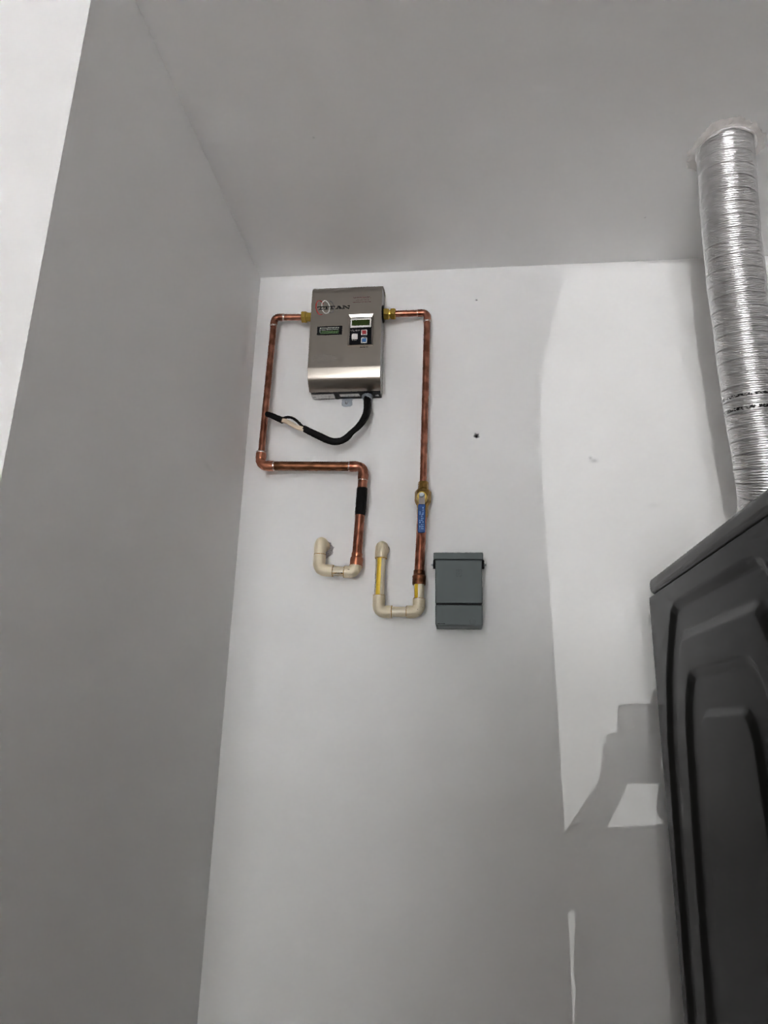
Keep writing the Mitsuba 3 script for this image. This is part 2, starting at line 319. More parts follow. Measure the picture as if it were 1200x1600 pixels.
obj(k + '__small_print', cat([bx(x, x + random.uniform(0.002, 0.006), y, y + 0.0012, ZB - 0.0017, ZB - 0.0014) for y in (-0.026, -0.022, -0.018) for x in np.arange(-0.292, -0.252, 0.008)]), 'grey_print')
ov = affinity.scale(Point(-0.203, -0.017).buffer(0.004, 10), 1.1, 0.8)
obj(H + '__warning_sticker', ext_xy(ov, ZB - 0.0013, ZB - 0.0008), 'label_white')
ring = Point(-0.2275, -0.0165).buffer(0.0135, 20).difference(Point(-0.2275, -0.0165).buffer(0.0085, 16))
tag(obj(H + '__strain_relief', cat(ext_xy(ring, ZB - 0.007, ZB - 0.0008), turned((-0.2275, -0.0165, ZB - 0.007), (-0.2275, -0.0165, ZB - 0.012), [(0, 0.0115), (0.005, 0.0105)], 8)), 'galvanised', smooth=30), 'grey cable clamp')
br = Polygon([(-0.2925, 2.385), (-0.2675, 2.385), (-0.2668, 2.3585), (-0.2708, 2.3546), (-0.2888, 2.3546), (-0.2930, 2.3585)]).difference(Point(-0.2809, 2.3638).buffer(0.0022))
k = tag(obj(H + '__mounting_tab', ext_xz(br, -0.0025, -0.0005), 'galvanised'), 'galvanised tab below the case')
tag(obj(k + '__screw', turned((-0.2809, -0.0005, 2.3638), (-0.2809, -0.006, 2.3638), [(0, 0.002), (0.002, 0.0045), (0.004, 0.0040), (0.0052, 0.0022)], 14), 'bright_steel', smooth=30), 'bright screw head')
# fine print and badge on the front
YP = F - 0.0009
def ell(cx, cz, a, b, rot, w):
    e = affinity.rotate(affinity.scale(Point(0, 0).buffer(1, 28), a, b), rot); i = affinity.rotate(affinity.scale(Point(0, 0).buffer(1, 28), a - w, b - w * 0.8), rot)
    return affinity.translate(e.difference(i), cx, cz)
B = H + '__badge'
red = ell(-0.3448, 2.5895, 0.0115, 0.0215, 12, 0.0030)
red = red.difference(sbox(-0.3385, 2.57, -0.32, 2.60))
whitering = ell(-0.3308, 2.5905, 0.0108, 0.0195, 12, 0.0026)
third = ell(-0.3195, 2.5905, 0.0098, 0.0175, 12, 0.0012).difference(sbox(-0.36, 2.55, -0.3215, 2.62))
S = []
def letter(ch, x, w, h=0.0092, z=2.5833):
    t, s = 0.0034, 0.0018   # stem, serif height
    b = lambda a0, a1, c0, c1: sbox(x + a0 * w, z + c0, x + a1 * w, z + c1)
    tw = t / w
    if ch == 'T': g = [b(0, 1, h - s, h), b(0, 0.12, h - 0.0036, h), b(0.88, 1, h - 0.0036, h), b(0.5 - tw / 2, 0.5 + tw / 2, 0, h), b(0.2, 0.8, 0, s)]
    elif ch == 'I': g = [b(0, 1, 0, s), b(0, 1, h - s, h), b(0.5 - tw / 2, 0.5 + tw / 2, 0, h)]
    elif ch == 'A':
        g = [Polygon([(x + w * .10, z), (x + w * .24, z), (x + w * .52, z + h), (x + w * .36, z + h)]), Polygon([(x + w * .66, z), (x + w * .92, z), (x + w * .62, z + h), (x + w * .36, z + h)]),
             b(0, 0.36, 0, s), b(0.58, 1, 0, s), b(0.26, 0.74, 0.0026, 0.0040), b(0.26, 0.62, h - s * .8, h)]
    else:
        g = [b(0.10, 0.21, 0, h), b(0.80, 0.91, 0, h), Polygon([(x + w * .06, z + h), (x + w * .30, z + h), (x + w * .91, z), (x + w * .70, z)]), b(0, 0.32, 0, s), b(0.66, 1, h - s, h), b(0, 0.3, h - s, h)]
    return shapely.union_all(g)
S = shapely.union_all([letter('T', -0.3515, 0.0185), letter('I', -0.3335, 0.0098), letter('T', -0.3235, 0.0165), letter('A', -0.3062, 0.0185), letter('N', -0.2882, 0.0190)])
labels[B] = {'label': 'TITAN badge with interlocked red, white and grey rings'}
tag(obj(B + '__red_ring', ext_xz(red, YP - 0.0001, YP + 0.0002), 'logo_red'), 'red ring'); tag(obj(B + '__grey_ring', ext_xz(third, YP - 0.0001, YP + 0.0002), 'logo_grey'), 'dark grey ring')
tag(obj(B + '__white_ring', ext_xz(whitering, YP - 0.0004, YP + 0.0002), 'white_plastic'), 'white ring')
tag(obj(B + '__lettering', ext_xz(S, YP - 0.0007, YP - 0.0003), 'ink'), 'black slab serif lettering')
obj(H + '__small_print', cat(dashes(-0.263, -0.217, 2.6138, 0.0013, YP, lo=0.004, hi=0.010, gap=0.0006), dashes(-0.262, -0.217, 2.6118, 0.0006, YP), dashes(-0.263, -0.216, 2.6003, 0.0012, YP, lo=0.004, hi=0.009, gap=0.0006), dashes(-0.255, -0.222, 2.606, 0.0006, YP)), 'maroon_print')
obj(H + '__small_print', cat(*[dashes(-0.355 + a, -0.300 + b, z, 0.0014, YP, lo=0.001, hi=0.004, gap=0.0014) for a, b, z in ((0.010, -0.012, 2.4575), (0, 0, 2.4532), (0.002, 0.004, 2.4488), (0, 0.006, 2.4444), (0.004, -0.002, 2.4400), (0.012, -0.012, 2.4366))]), 'etch_print')
L1 = tag(obj(H + '__rating_label', ext_xz(Polygon([(-0.3488, 2.5360), (-0.2866, 2.5360), (-0.2866, 2.5120), (-0.3488, 2.5120)]).buffer(-0.001).buffer(0.001), YP - 0.0004, YP + 0.0002), 'black_gloss'), 'black label with white and green lines')
obj(L1 + '__print', cat(bx(-0.3425, -0.3395, YP - 0.0007, YP - 0.0004, 2.5300, 2.5330), bx(-0.3425, -0.3403, YP - 0.0007, YP - 0.0004, 2.5255, 2.5270), bx(-0.3425, -0.3403, YP - 0.0007, YP - 0.0004, 2.5202, 2.5220),
    dashes(-0.3375, -0.2945, 2.5305, 0.0016, YP - 0.0004, gap=0.0008), dashes(-0.3375, -0.2945, 2.5258, 0.0012, YP - 0.0004, lo=0.004, hi=0.012, gap=0.0004)), 'white_plastic')
tag(obj(L1 + '__print', cat(dashes(-0.3375, -0.2945, 2.5200, 0.0022, YP - 0.0004, lo=0.006, hi=0.014, gap=0.0004), dashes(-0.341, -0.2945, 2.5158, 0.0020, YP - 0.0004, lo=0.008, hi=0.016, gap=0.0004)), 'green_print'), 'green lines')
# keypad in a raised bevelled frame
K = tag(H + '__keypad', 'black keypad with display and three square buttons in a steel frame')
ox0, ox1, oz0, oz1 = -0.2712, -0.2096, 2.4785, 2.5635
ix0, ix1, iz0, iz1 = -0.2668, -0.2136, 2.4818, 2.5560
YK = F - 0.0035
fv, ff = [], []
for (x, z, y) in ((ox0, oz0, F), (ox1, oz0, F), (ox1, oz1, F), (ox0, oz1, F)): fv.append((x, y - 0.0075, z))
for (x, z) in ((ix0, iz0), (ix1, iz0), (ix1, iz1), (ix0, iz1)): fv.append((x, F - 0.0035, z))
for (x, z) in ((ox0, oz0), (ox1, oz0), (ox1, oz1), (ox0, oz1)): fv.append((x, F - 0.0005, z))
for a in range(4):
    b = (a + 1) % 4; ff += [(a, b, 4 + b), (a, 4 + b, 4 + a), (8 + a, 8 + b, b), (8 + a, b, a)]
fm = np.array(fv, float)
fm[:4, 1] = F - 0.0068
obj(K + '__frame', trimesh.Trimesh(fm, ff, process=False), 'brushed_steel')
obj(K + '__panel', bx(ix0, ix1, YK - 0.0002, F - 0.0005, iz0, iz1), 'black_gloss')
lf = sbox(-0.2660, 2.5275, -0.2147, 2.5532).difference(sbox(-0.2624, 2.5330, -0.2184, 2.5484))
D = tag(K + '__display', 'green display with a pale frame')
obj(D + '_bezel'.replace('_bezel', '__bezel') if False else K + '__display_frame', ext_xz(lf, YK - 0.0014, YK - 0.0002), 'white_plastic')
labels.pop(D)
tag(obj(K + '__display', bx(-0.2624, -0.2184, YK - 0.0006, YK - 0.0002, 2.5330, 2.5484), 'lcd_glass'), 'dark green display')
def button(x0, x1, z0, z1, m, lab):
    s = sbox(x0, z0, x1, z1).buffer(-0.0012).buffer(0.0012)
    obj(K + '__button_surround', ext_xz(s.difference(sbox(x0 + 0.0022, z0 + 0.0022, x1 - 0.0022, z1 - 0.0022)), YK - 0.0010, YK - 0.0002), 'white_plastic')
    tag(obj(K + '__button', rbox(x0 + 0.0024, x1 - 0.0024, YK - 0.0022, YK - 0.0001, z0 + 0.0024, z1 - 0.0024, 0.0008, 8), m), lab)
button(-0.2618, -0.2470, 2.4958, 2.5108, 'white_plastic', 'white button')
button(-0.2388, -0.2238, 2.5064, 2.5212, 'red_plastic', 'red button')
button(-0.2384, -0.2234, 2.4845, 2.4995, 'blue_plastic', 'blue button')
el = meshkit.text_mesh('ELECTRONIC', 0.0034, 0.0003)
el.apply_scale((0.0232 / (el.bounds[1][0] - el.bounds[0][0]), 1, 1))
v = el.vertices.copy() - el.bounds[0]; el.vertices = np.stack([-0.2650 + v[:, 0], YK - 0.0002 - v[:, 2], 2.5180 + v[:, 1]], 1)
obj(K + '__lettering', el, 'label_white')
obj(K + '__small_print', cat(dashes(-0.2600, -0.2490, 2.4925, 0.0014, YK - 0.0002, hi=0.003), dashes(-0.2365, -0.2255, 2.5018, 0.0010, YK - 0.0002, hi=0.003)), 'label_white')
obj(H + '__small_print', cat(dashes(-0.241, -0.220, 2.4745, 0.0022, YP, lo=0.002, hi=0.004, gap=0.0009)), 'ink')
# side port seals
tag(obj(H + '__port_seal', turned((HX1 - 0.003, -0.036, 2.5900), (HX1 + 0.0012, -0.036, 2.5900), [(0, 0.021), (0.0042, 0.021)], 28), 'black_rubber', smooth=30), 'black seal round the outlet')

# ---------------------------------------------------------------- pipes
YPIPE = -0.036
R12, R34 = 0.0080, 0.0111
def solder_ring(key, c, d, r, w=0.0058):
    d = unit(d); c = np.array(c); tag(obj(key + '__solder_joint', turned(c - d * w / 2, c + d * w / 2, [(0, r), (w * .25, r + 0.0007), (w * .75, r + 0.0007), (w, r)], 24), 'solder', smooth=40), 'silvery solder')
X, Y_, Z_ = np.eye(3)
# left copper run: heater inlet, down, along, down to the cream fittings
A = tag('copper_pipe_run', 'copper pipe stepping from the left side of the heater down to the left cream elbow', 'pipe')
p0 = np.array([-0.3692, YPIPE, 2.5895]); c1 = np.array([-0.4718, YPIPE, 2.5925]); c2 = np.array([-0.4790, YPIPE, 2.1878]); c3 = np.array([-0.2272, YPIPE, 2.1822]); p4 = np.array([-0.2360, YPIPE, 1.9720])
u1, u2, u3, u4 = unit(c1 - p0), unit(c2 - c1), unit(c3 - c2), unit(p4 - c3)
e = lambda u: u
tag(obj(A + '__compression_nut', cat(hexnut(p0 + u1 * 0.018, p0 + u1 * 0.0305, 0.0160), hexnut(p0 - u1 * 0.002, p0 + u1 * 0.0165, 0.0125), turned(p0 + u1 * 0.015, p0 + u1 * 0.020, [(0, 0.011), (0.005, 0.011)], 20)), 'brass'), 'brass compression fitting')
obj(A + '__upper_pipe', tube(seg(p0 + u1 * 0.025, c1 - u1 * 0.0155), R12), 'copper', smooth=40)
obj(A + '__elbow', elbow(c1, u1, u2, 0.0125, 0.0088, 0.012, 0.0092), 'copper', smooth=40)
solder_ring(A, c1 - u1 * 0.0245, u1, R12 + 0.0008); solder_ring(A, c1 + u2 * 0.0245, u2, R12 + 0.0008)
obj(A + '__riser_pipe', tube(seg(c1 + u2 * 0.0155, c2 - u2 * 0.026), R12), 'copper', smooth=40)
obj(A + '__elbow', elbow(c2, u2, u3, 0.017, 0.0118, 0.016, 0.0126), 'copper_bright', smooth=40)
solder_ring(A, c2 - u2 * 0.033, u2, R34 + 0.0010); solder_ring(A, c2 + u3 * 0.0335, u3, R34 + 0.0006)
tag(obj(A + '__cross_pipe', tube(seg(c2 + u3 * 0.03, c3 - u3 * 0.03), R34), 'copper_dark', smooth=40), 'dark tarnished copper pipe')
obj(A + '__elbow', elbow(c3, u3, u4, 0.017, 0.0118, 0.016, 0.0125), 'copper', smooth=40)
solder_ring(A, c3 - u3 * 0.0335, u3, R34 + 0.0006); solder_ring(A, c3 + u4 * 0.0335, u4, R34 + 0.0006)
obj(A + '__drop_pipe', tube(seg(c3 + u4 * 0.03, p4), R34), 'copper', smooth=40)
q0, q1 = c3 + u4 * 0.0545, c3 + u4 * 0.1205
th = np.arange(40)
tp = tube(seg(q0, q1), R34 + 0.0007, 40); ribs = []
a_, b_ = X, np.array([0, -1.0, 0])
for k in range(16):
    an = k * 2 * math.pi / 16; o = (X * math.cos(an) + np.array([0, 1, 0]) * math.sin(an)) * (R34 + 0.0006)
    ribs.append(tube(seg(q0 + o, q1 + o), 0.00085, 6))
tag(obj(A + '__tape_wrap', cat(tp, ribs), 'black_rubber'), 'black tape wrapped round the pipe')
g = p4 + u4 * 0.034
obj(A + '__coupling', turned(p4 + u4 * 0.000, g, [(0, 0.0112), (0.0006, 0.0125), (0.006, 0.0125), (0.0085, 0.0118), (0.0105, 0.0142), (0.013, 0.0148), (0.0325, 0.0148), (0.034, 0.0138)], 36), 'copper_bright', smooth=35)
# left cream plastic loop into the wall
C = tag('plastic_pipe_loop', 'short cream plastic pipe loop under the left copper pipe, entering a torn wall hole', 'pipe')
YC = -0.040
RC, RF = 0.0111, 0.0138
k1 = np.array([-0.2385, YC, 1.9265]); k2 = np.array([-0.3218, YC, 1.9325]); k3 = np.array([-0.3208, YC, 1.9985])
w1, w2, w3 = unit(k2 - k1), unit(k3 - k2), np.array([0, 1.0, 0])
u5 = unit(k1 - g); u5 = unit(np.array([-0.0025, -0.004 / 1, -0.02]))
def fitting(key, c, u, v, rad, ha, hb):
    c, u, v = np.array(c, float), unit(u), unit(v); mid = bend(c, u, v, rad, 18)
    p = np.vstack([[c - u * (rad + ha)], [c - u * (rad + 0.0005)], mid, [c + v * (rad + 0.0005)], [c + v * (rad + hb)]])
    return obj(key + '__elbow', tube(p, RF, 40), 'cpvc', smooth=40)
def cement(key, c, d, r=RC + 0.0004, w=0.0026):
    d = unit(d); tag(obj(key + '__glue_bead', turned(c - d * w / 2, c + d * w / 2, [(0, r), (w * .3, r + 0.0024), (w * .7, r + 0.0024), (w, r)], 30), 'cement', smooth=50), 'brown glue bead')
ud = unit(k1 - np.array([g[0], YC, g[2]]))
fitting(C, k1, ud, w1, 0.0150, max(0.001, np.linalg.norm(k1 - np.array([g[0], YC, g[2]])) - 0.0150), 0.0085)
obj(C + '__pipe', tube(seg(k1 + w1 * 0.018, k2 - w1 * 0.030), RC), 'cpvc_pipe', smooth=40)
cement(C, k1 + w1 * 0.0243, w1); cement(C, k2 - w1 * 0.0330, w1, w=0.0012)
obj(C + '__glue_bead', tube(seg(k1 + w1 * 0.026 + np.array([0, -0.0095, -0.0068]), k2 - w1 * 0.034 + np.array([0, -0.0095, -0.0068])), 0.0008, 8), 'cement')
fitting(C, k2, w1, w2, 0.0150, 0.0175, 0.0195)
cement(C, k2 + w2 * 0.0355, w2)
fitting(C, k3, w2, w3, 0.0150, 0.0150, 0.0400)
# right copper run
A2 = tag('copper_pipe_run_001', 'copper pipe running straight down from the right side of the heater', 'pipe')
r0 = np.array([HX1 + 0.001, YPIPE, 2.5900]); d1 = np.array([-0.0800, YPIPE, 2.5892]); d2 = np.array([-0.0869, YPIPE, 2.1420]); d3 = np.array([-0.0940, YPIPE, 1.9290])
v1, v2 = unit(d1 - r0), unit(d2 - d1); v3 = unit(d3 - np.array([-0.0883, YPIPE, 2.085]))
tag(obj(A2 + '__compression_nut', cat(hexnut(r0 - v1 * 0.001, r0 + v1 * 0.0135, 0.0150), turned(r0 + v1 * 0.012, r0 + v1 * 0.019, [(0, 0.0100), (0.007, 0.0100)], 20), hexnut(r0 + v1 * 0.0175, r0 + v1 * 0.0295, 0.0150)), 'brass'), 'brass compression fitting')
obj(A2 + '__upper_pipe', tube(seg(r0 + v1 * 0.026, d1 - v1 * 0.0155), R12), 'copper', smooth=40)
obj(A2 + '__elbow', elbow(d1, v1, v2, 0.0125, 0.0088, 0.012, 0.0092), 'copper', smooth=40)
solder_ring(A2, d1 - v1 * 0.0245, v1, R12 + 0.0008, 0.0025); solder_ring(A2, d1 + v2 * 0.0245, v2, R12 + 0.0008)
obj(A2 + '__drop_pipe', tube(seg(d1 + v2 * 0.0155, d2 - v2 * 0.0), R12), 'copper', smooth=40)
lo0 = np.array([-0.0878, YPIPE, 2.0850])
obj(A2 + '__lower_pipe', tube(seg(lo0, d3), R34), 'copper', smooth=40)
g2 = d3 - Z_ * 0.030 - X * 0.0003
obj(A2 + '__coupling', turned(d3 - v3 * 0.003, g2, [(0, 0.0112), (0.0006, 0.0128), (0.008, 0.0128), (0.0095, 0.0120), (0.0115, 0.0145), (0.013, 0.0150), (0.032, 0.0150), (0.033, 0.0138)], 36), 'copper_dark', smooth=35)
# ball valve in the right run
V = tag('ball_valve', 'brass ball valve with a blue sleeved lever in the right copper pipe', 'valve')
vb = lambda z: np.array([-0.0866 - (2.13 - z) * 0.02, YPIPE, z])
obj(V + '__body', turned(vb(2.1425), vb(2.0560), [(0, 0.0085), (0.002, 0.0122), (0.0175, 0.0122), (0.0190, 0.0112), (0.0205, 0.0125), (0.0215, 0.0165), (0.0260, 0.0190), (0.0490, 0.0190), (0.0545, 0.0158), (0.0580, 0.0140), (0.0615, 0.0130), (0.084, 0.0122), (0.0865, 0.0112)], 8), 'brass_old')
st = np.array([-0.0879, YPIPE, 2.0985])
tag(obj(V + '__stem_collar', turned(st + [0, -0.012, 0], st + [0, -0.030, 0], [(0, 0.0135), (0.010, 0.0135), (0.013, 0.0120), (0.0175, 0.0108), (0.018, 0.0098)], 30), 'brass', smooth=30), 'bright brass collar')
lev = shapely.union_all([Point(-0.0879, 2.0985).buffer(0.0072, 16), sbox(-0.0945, 2.070, -0.0810, 2.0960)])
obj(V + '__lever', ext_xz(lev, -0.0690, -0.0665), 'lever_steel')
tag(obj(V + '__lever_nut', hexnut((-0.0879, -0.069, 2.0985), (-0.0879, -0.0755, 2.0985), 0.0058), 'galvanised'), 'steel nut')
hs = tag(obj(V + '__sleeve', rbox(-0.0962, -0.0799, -0.0730, -0.0640, 2.0110, 2.0770, 0.0025, 12), 'blue_sleeve'), 'blue plastic sleeve')
pr = [bx(x, x + 0.0020, -0.0733, -0.0730, z, z + random.uniform(0.0012, 0.0035)) for x in (-0.0925, -0.0885, -0.0855) for z in np.arange(2.018, 2.068, 0.0048) if random.random() < 0.72]
obj(hs + '__small_print', cat(pr), 'pale_ink')
# right cream plastic loop
C2 = tag('plastic_pipe_loop_001', 'U shaped cream plastic pipe with yellow stripes below the blue handled valve', 'pipe')
n1 = np.array([-0.0935, YC, 1.8385]); n2 = np.array([-0.1832, YC, 1.8385]); n3 = np.array([-0.1802, YC, 1.9885])
t0 = np.array([g2[0] + 0.0004, YC, g2[2]])
y1, y2, y3 = unit(n1 - t0), unit(n2 - n1), unit(n3 - n2)
obj(C2 + '__pipe', tube(seg(t0, n1 - y1 * 0.02), RC), 'cpvc_pipe', smooth=40)
fitting(C2, n1, y1, y2, 0.0150, 0.0135, 0.0115)
obj(C2 + '__pipe', tube(seg(n1 + y2 * 0.02, n2 - y2 * 0.02), RC), 'cpvc_pipe', smooth=40)
fitting(C2, n2, y2, y3, 0.0150, 0.0140, 0.0205)
obj(C2 + '__pipe', tube(seg(n2 + y3 * 0.03, n3 - y3 * 0.025), RC), 'cpvc_pipe', smooth=40)
fitting(C2, n3, y3, w3, 0.0155, 0.0130, 0.0400)
for c, d in ((n1 - y1 * 0.0292, y1), (n1 + y2 * 0.0272, y2), (n2 - y2 * 0.0295, y2), (n2 + y3 * 0.0362, y3), (n3 - y3 * 0.0292, y3)): cement(C2, c, d, w=0.0016)
def stripe(key, a, b, ang0, ang1, m, name, lab):
    """a printed stripe along a pipe, between two angles round it (0 = right, 90 = towards the room)"""
    d = unit(b - a); e1 = unit(X - d * (X @ d)); e2 = np.array([0, -1.0, 0]); n = 8
    an = np.radians(np.linspace(ang0, ang1, n)); rr = RC + 0.00025
    v = [a + rr * (e1 * math.cos(t) + e2 * math.sin(t)) for t in an] + [b + rr * (e1 * math.cos(t) + e2 * math.sin(t)) for t in an]
    f = [(k, k + 1, n + k + 1) for k in range(n - 1)] + [(k, n + k + 1, n + k) for k in range(n - 1)]
    return tag(obj(key + '__' + name, trimesh.Trimesh(v, f, process=False), m, smooth=True), lab)
stripe(C2, n2 + y3 * 0.037, n3 - y3 * 0.0285, 76, 126, 'yellow_stripe', 'yellow_stripe', 'yellow printed stripe')
stripe(C2, t0, n1 - y1 * 0.0285, 100, 146, 'yellow_stripe', 'yellow_stripe', 'yellow printed stripe')
mk = []
for s in np.arange(0.040, 0.085, 0.0026):
    if random.random() < 0.8:
        c = n2 + y3 * s; an = math.radians(random.uniform(138, 150)); o = (X * math.cos(an) + np.array([0, -1, 0]) * math.sin(an)) * (RC + 0.0003)
        mk.append(trimesh.creation.box((random.uniform(0.0012, 0.0034), 0.0005, 0.0012), T_ := trimesh.transformations.translation_matrix(c + o)))
obj(C2 + '__lettering', cat(mk), 'ink')
mk = [bx(x, x + random.uniform(0.0015, 0.003), -0.0506, -0.0500, 1.9215 + random.uniform(-0.0005, 0.001), 1.9240) for x in np.arange(-0.283, -0.266, 0.0036)]
obj(C + '__lettering', cat(mk), 'ink')

# ---------------------------------------------------------------- power cable hanging from the heater
W = tag('power_cable', 'thick black cable drooping below the heater, its taped end by the left copper pipe', 'cable')
def smooth_path(pts, n):
    from scipy.interpolate import CubicSpline
    pts = np.array(pts, float); s = np.r_[0, np.cumsum(np.linalg.norm(np.diff(pts, axis=0), axis=1))]
    return CubicSpline(s, pts)(np.linspace(0, s[-1], n))
cb = [(-0.2275, -0.0165, ZB - 0.003), (-0.2265, -0.024, 2.352), (-0.2250, -0.036, 2.322), (-0.2303, -0.048, 2.2965), (-0.2420, -0.054, 2.2755), (-0.2560, -0.056, 2.2610), (-0.2672, -0.056, 2.2485), (-0.2818, -0.056, 2.2400), (-0.3010, -0.056, 2.2390), (-0.3254, -0.056, 2.2490), (-0.3493, -0.056, 2.2610), (-0.3735, -0.057, 2.2748)]
cp = smooth_path(cb, 90)
rad = np.interp(np.linspace(0, 1, 90), [0, 0.25, 0.4, 0.47, 0.55, 0.8, 1], [0.0088, 0.0088, 0.0075, 0.0066, 0.0078, 0.0084, 0.0074])
obj(W + '__sheath', tube(cp, rad, 24, sect=lambda t: 1 + 0.10 * np.cos(3 * t) + 0.04 * np.cos(7 * t)), 'black_rubber', smooth=50)
obj(W + '__taped_end', tube(smooth_path([(-0.4675, -0.058, 2.3135), (-0.4600, -0.060, 2.3105), (-0.4469, -0.060, 2.3047), (-0.4241, -0.059, 2.2945)], 24), np.interp(np.linspace(0, 1, 24), [0, 0.04, 0.3, 1], [0.0045, 0.0062, 0.0068, 0.0078]), 20), 'black_rubber', smooth=50)
obj(W + '__black_strand', tube(smooth_path([(-0.4260, -0.059, 2.2985), (-0.4180, -0.060, 2.3015), (-0.4085, -0.061, 2.3018), (-0.3975, -0.061, 2.2975), (-0.3860, -0.060, 2.2885), (-0.3720, -0.057, 2.2755)], 30), 0.0032, 14), 'black_rubber', smooth=50)
for dz, dy in ((0.0022, -0.003), (-0.0022, -0.002)):
    tag(obj(W + '__bare_strand', tube(smooth_path([(-0.4270, -0.059 + dy, 2.2945 + dz), (-0.4026, -0.060 + dy, 2.2835 + dz), (-0.3784, -0.058 + dy, 2.2722 + dz), (-0.3720, -0.057 + dy, 2.2715 + dz)], 20), 0.0036, 14), 'cream_wire', smooth=50), 'cream inner wire')

# ---------------------------------------------------------------- grey electrical box
E_ = tag('electrical_box', 'grey electrical disconnect box on the wall right of the valve', 'electrical box')
ex0, ex1, ey = -0.0572, 0.0447, -0.0600
obj(E_ + '__body', rbox(ex0 + 0.001, ex1 - 0.001, ey + 0.006, -0.0005, 1.8060, 1.9640, 0.002, 10), 'box_grey')
obj(E_ + '__hood', rbox(ex0 - 0.0040, ex1 + 0.0030, ey - 0.003, -0.0005, 1.9520, 1.9672, 0.0018, 10), 'box_grey')
obj(E_ + '__door', rbox(ex0, ex1, ey - 0.0008, ey + 0.010, 1.8550, 1.9500, 0.0016, 10), 'box_grey')
lp = tag(obj(E_ + '__lower_panel', rbox(ex0 + 0.0004, ex1 - 0.0002, ey - 0.0004, ey + 0.010, 1.8068, 1.8515, 0.0024, 10), 'box_grey'))
labels.pop(lp, None)
tag(obj(E_ + '__gap', bx(ex0 + 0.002, ex1 - 0.002, ey + 0.0040, ey + 0.007, 1.8500, 1.8565), 'black_plate'), 'dark gap under the door')
lg = sbox(-0.0115, 1.9140, 0.0006, 1.9290); lg = lg.difference(lg.buffer(-0.0014)).union(sbox(-0.0078, 1.9180, -0.0030, 1.9250).difference(sbox(-0.0064, 1.9196, -0.0046, 1.9234)))
obj(E_ + '__emblem', ext_xz(lg, ey - 0.0013, ey - 0.0006), 'box_relief')
kc = (0.0236, 1.8162)
kk = obj(E_ + '__knockout', cat(turned((kc[0], ey, kc[1]), (kc[0], ey - 0.0011, kc[1]), [(0, 0.0072), (0.0007, 0.0070), (0.0011, 0.0064)], 24), turned((kc[0], ey - 0.001, kc[1]), (kc[0], ey - 0.0018, kc[1]), [(0, 0.0028), (0.0008, 0.0024)], 14)), 'box_relief', smooth=30)
obj(E_ + '__lettering', cat(dashes(ex0 + 0.005, ex0 + 0.024, 1.8098, 0.0013, ey - 0.0004, lo=0.002, hi=0.004, gap=0.0006)), 'ink')
for s, xx in ((-1, ex0), (1, ex1)):
    kq = tag(obj(E_ + '__side_clip', rbox(min(xx, xx + s * 0.0055), max(xx, xx + s * 0.0055), ey + 0.004, ey + 0.016, 1.9335, 1.9520, 0.0015, 8), 'black_plate'), 'black clip')
    tag(obj(kq + '__screw', turned((xx + s * 0.005, ey + 0.008, 1.9415), (xx + s * 0.0100, ey + 0.008, 1.9415), [(0, 0.0024), (0.003, 0.0024), (0.005, 0.0016)], 12), 'galvanised', smooth=30), 'small screw')

# ---------------------------------------------------------------- foil duct and the patch where it enters the ceiling
DU = tag('duct', 'ribbed silver foil dryer duct running from the ceiling down behind the dryer', 'duct')
cl = smooth_path([(DUCT_TOP[0], DUCT_TOP[1], CEIL + 0.06), (DUCT_TOP[0] + 0.0005, DUCT_TOP[1] + 0.004, CEIL), (0.540, -0.340, 2.60), (0.5555, -0.290, 2.35), (0.5705, -0.262, 2.16), (0.584, -0.232, 2.03), (0.592, -0.165, 1.955), (0.594, -0.092, 1.885), (0.594, -0.072, 1.78), (0.594, -0.070, 1.45), (0.594, -0.076, 1.36), (0.594, -0.113, 1.315)], 4000)
sl = np.r_[0, np.cumsum(np.linalg.norm(np.diff(cl, axis=0), axis=1))]
PITCH, RIBS, RD = 0.0262, 6, 0.0522
s = np.concatenate([np.arange(0, 0.86, 0.00042), np.arange(0.86, sl[-1], 0.004)])
ctr = np.stack([np.interp(s, sl, cl[:, k]) for k in range(3)], 1)
t, A_, B_ = frames(ctr); NT = 112; th = np.arange(NT + 1) * 2 * math.pi / NT
hel = s[:, None] / PITCH + th[None] / (2 * math.pi)
fr = hel % 1.0
rib = 0.5 - 0.5 * np.cos(2 * math.pi * hel * RIBS)
seam = np.exp(-((np.minimum(fr, 1 - fr) * PITCH / 0.00065) ** 2))
P3 = ctr[:, None] + RD * (np.cos(th)[None, :, None] * A_[:, None] + np.sin(th)[None, :, None] * B_[:, None])
crin = (meshkit.fbm(P3 * np.array([70, 70, 260]), 3, 3) - 0.5) * 0.0012 + (meshkit.noise(P3 * 24, 5) - 0.5) * 0.0022
crin += (meshkit.noise(P3 * np.array([190, 190, 420]), 9) - 0.5) * 0.0009
crin[:, -1] = crin[:, 0]
r = RD + 0.0012 * rib - 0.0046 * seam + crin
vv = ctr[:, None] + r[..., None] * (np.cos(th)[None, :, None] * A_[:, None] + np.sin(th)[None, :, None] * B_[:, None])
n_ = NT + 1
i, j = np.meshgrid(np.arange(len(s) - 1), np.arange(NT), indexing='ij')
q = [i * n_ + j, i * n_ + j + 1, (i + 1) * n_ + j + 1, (i + 1) * n_ + j]
ff = np.concatenate([np.stack([q[0], q[1], q[2]], -1).reshape(-1, 3), np.stack([q[0], q[2], q[3]], -1).reshape(-1, 3)])
uvs = np.stack([np.broadcast_to(th / (2 * math.pi), hel.shape), np.broadcast_to(s[:, None], hel.shape) + th[None] / (2 * math.pi) * PITCH], -1).reshape(-1, 2)
obj('duct', trimesh.Trimesh(vv.reshape(-1, 3), ff, process=False), 'foil', smooth=True, uv=uvs)
PT = tag('ceiling_patch', 'rough ring of joint compound on the ceiling round the foil duct', 'sealant')
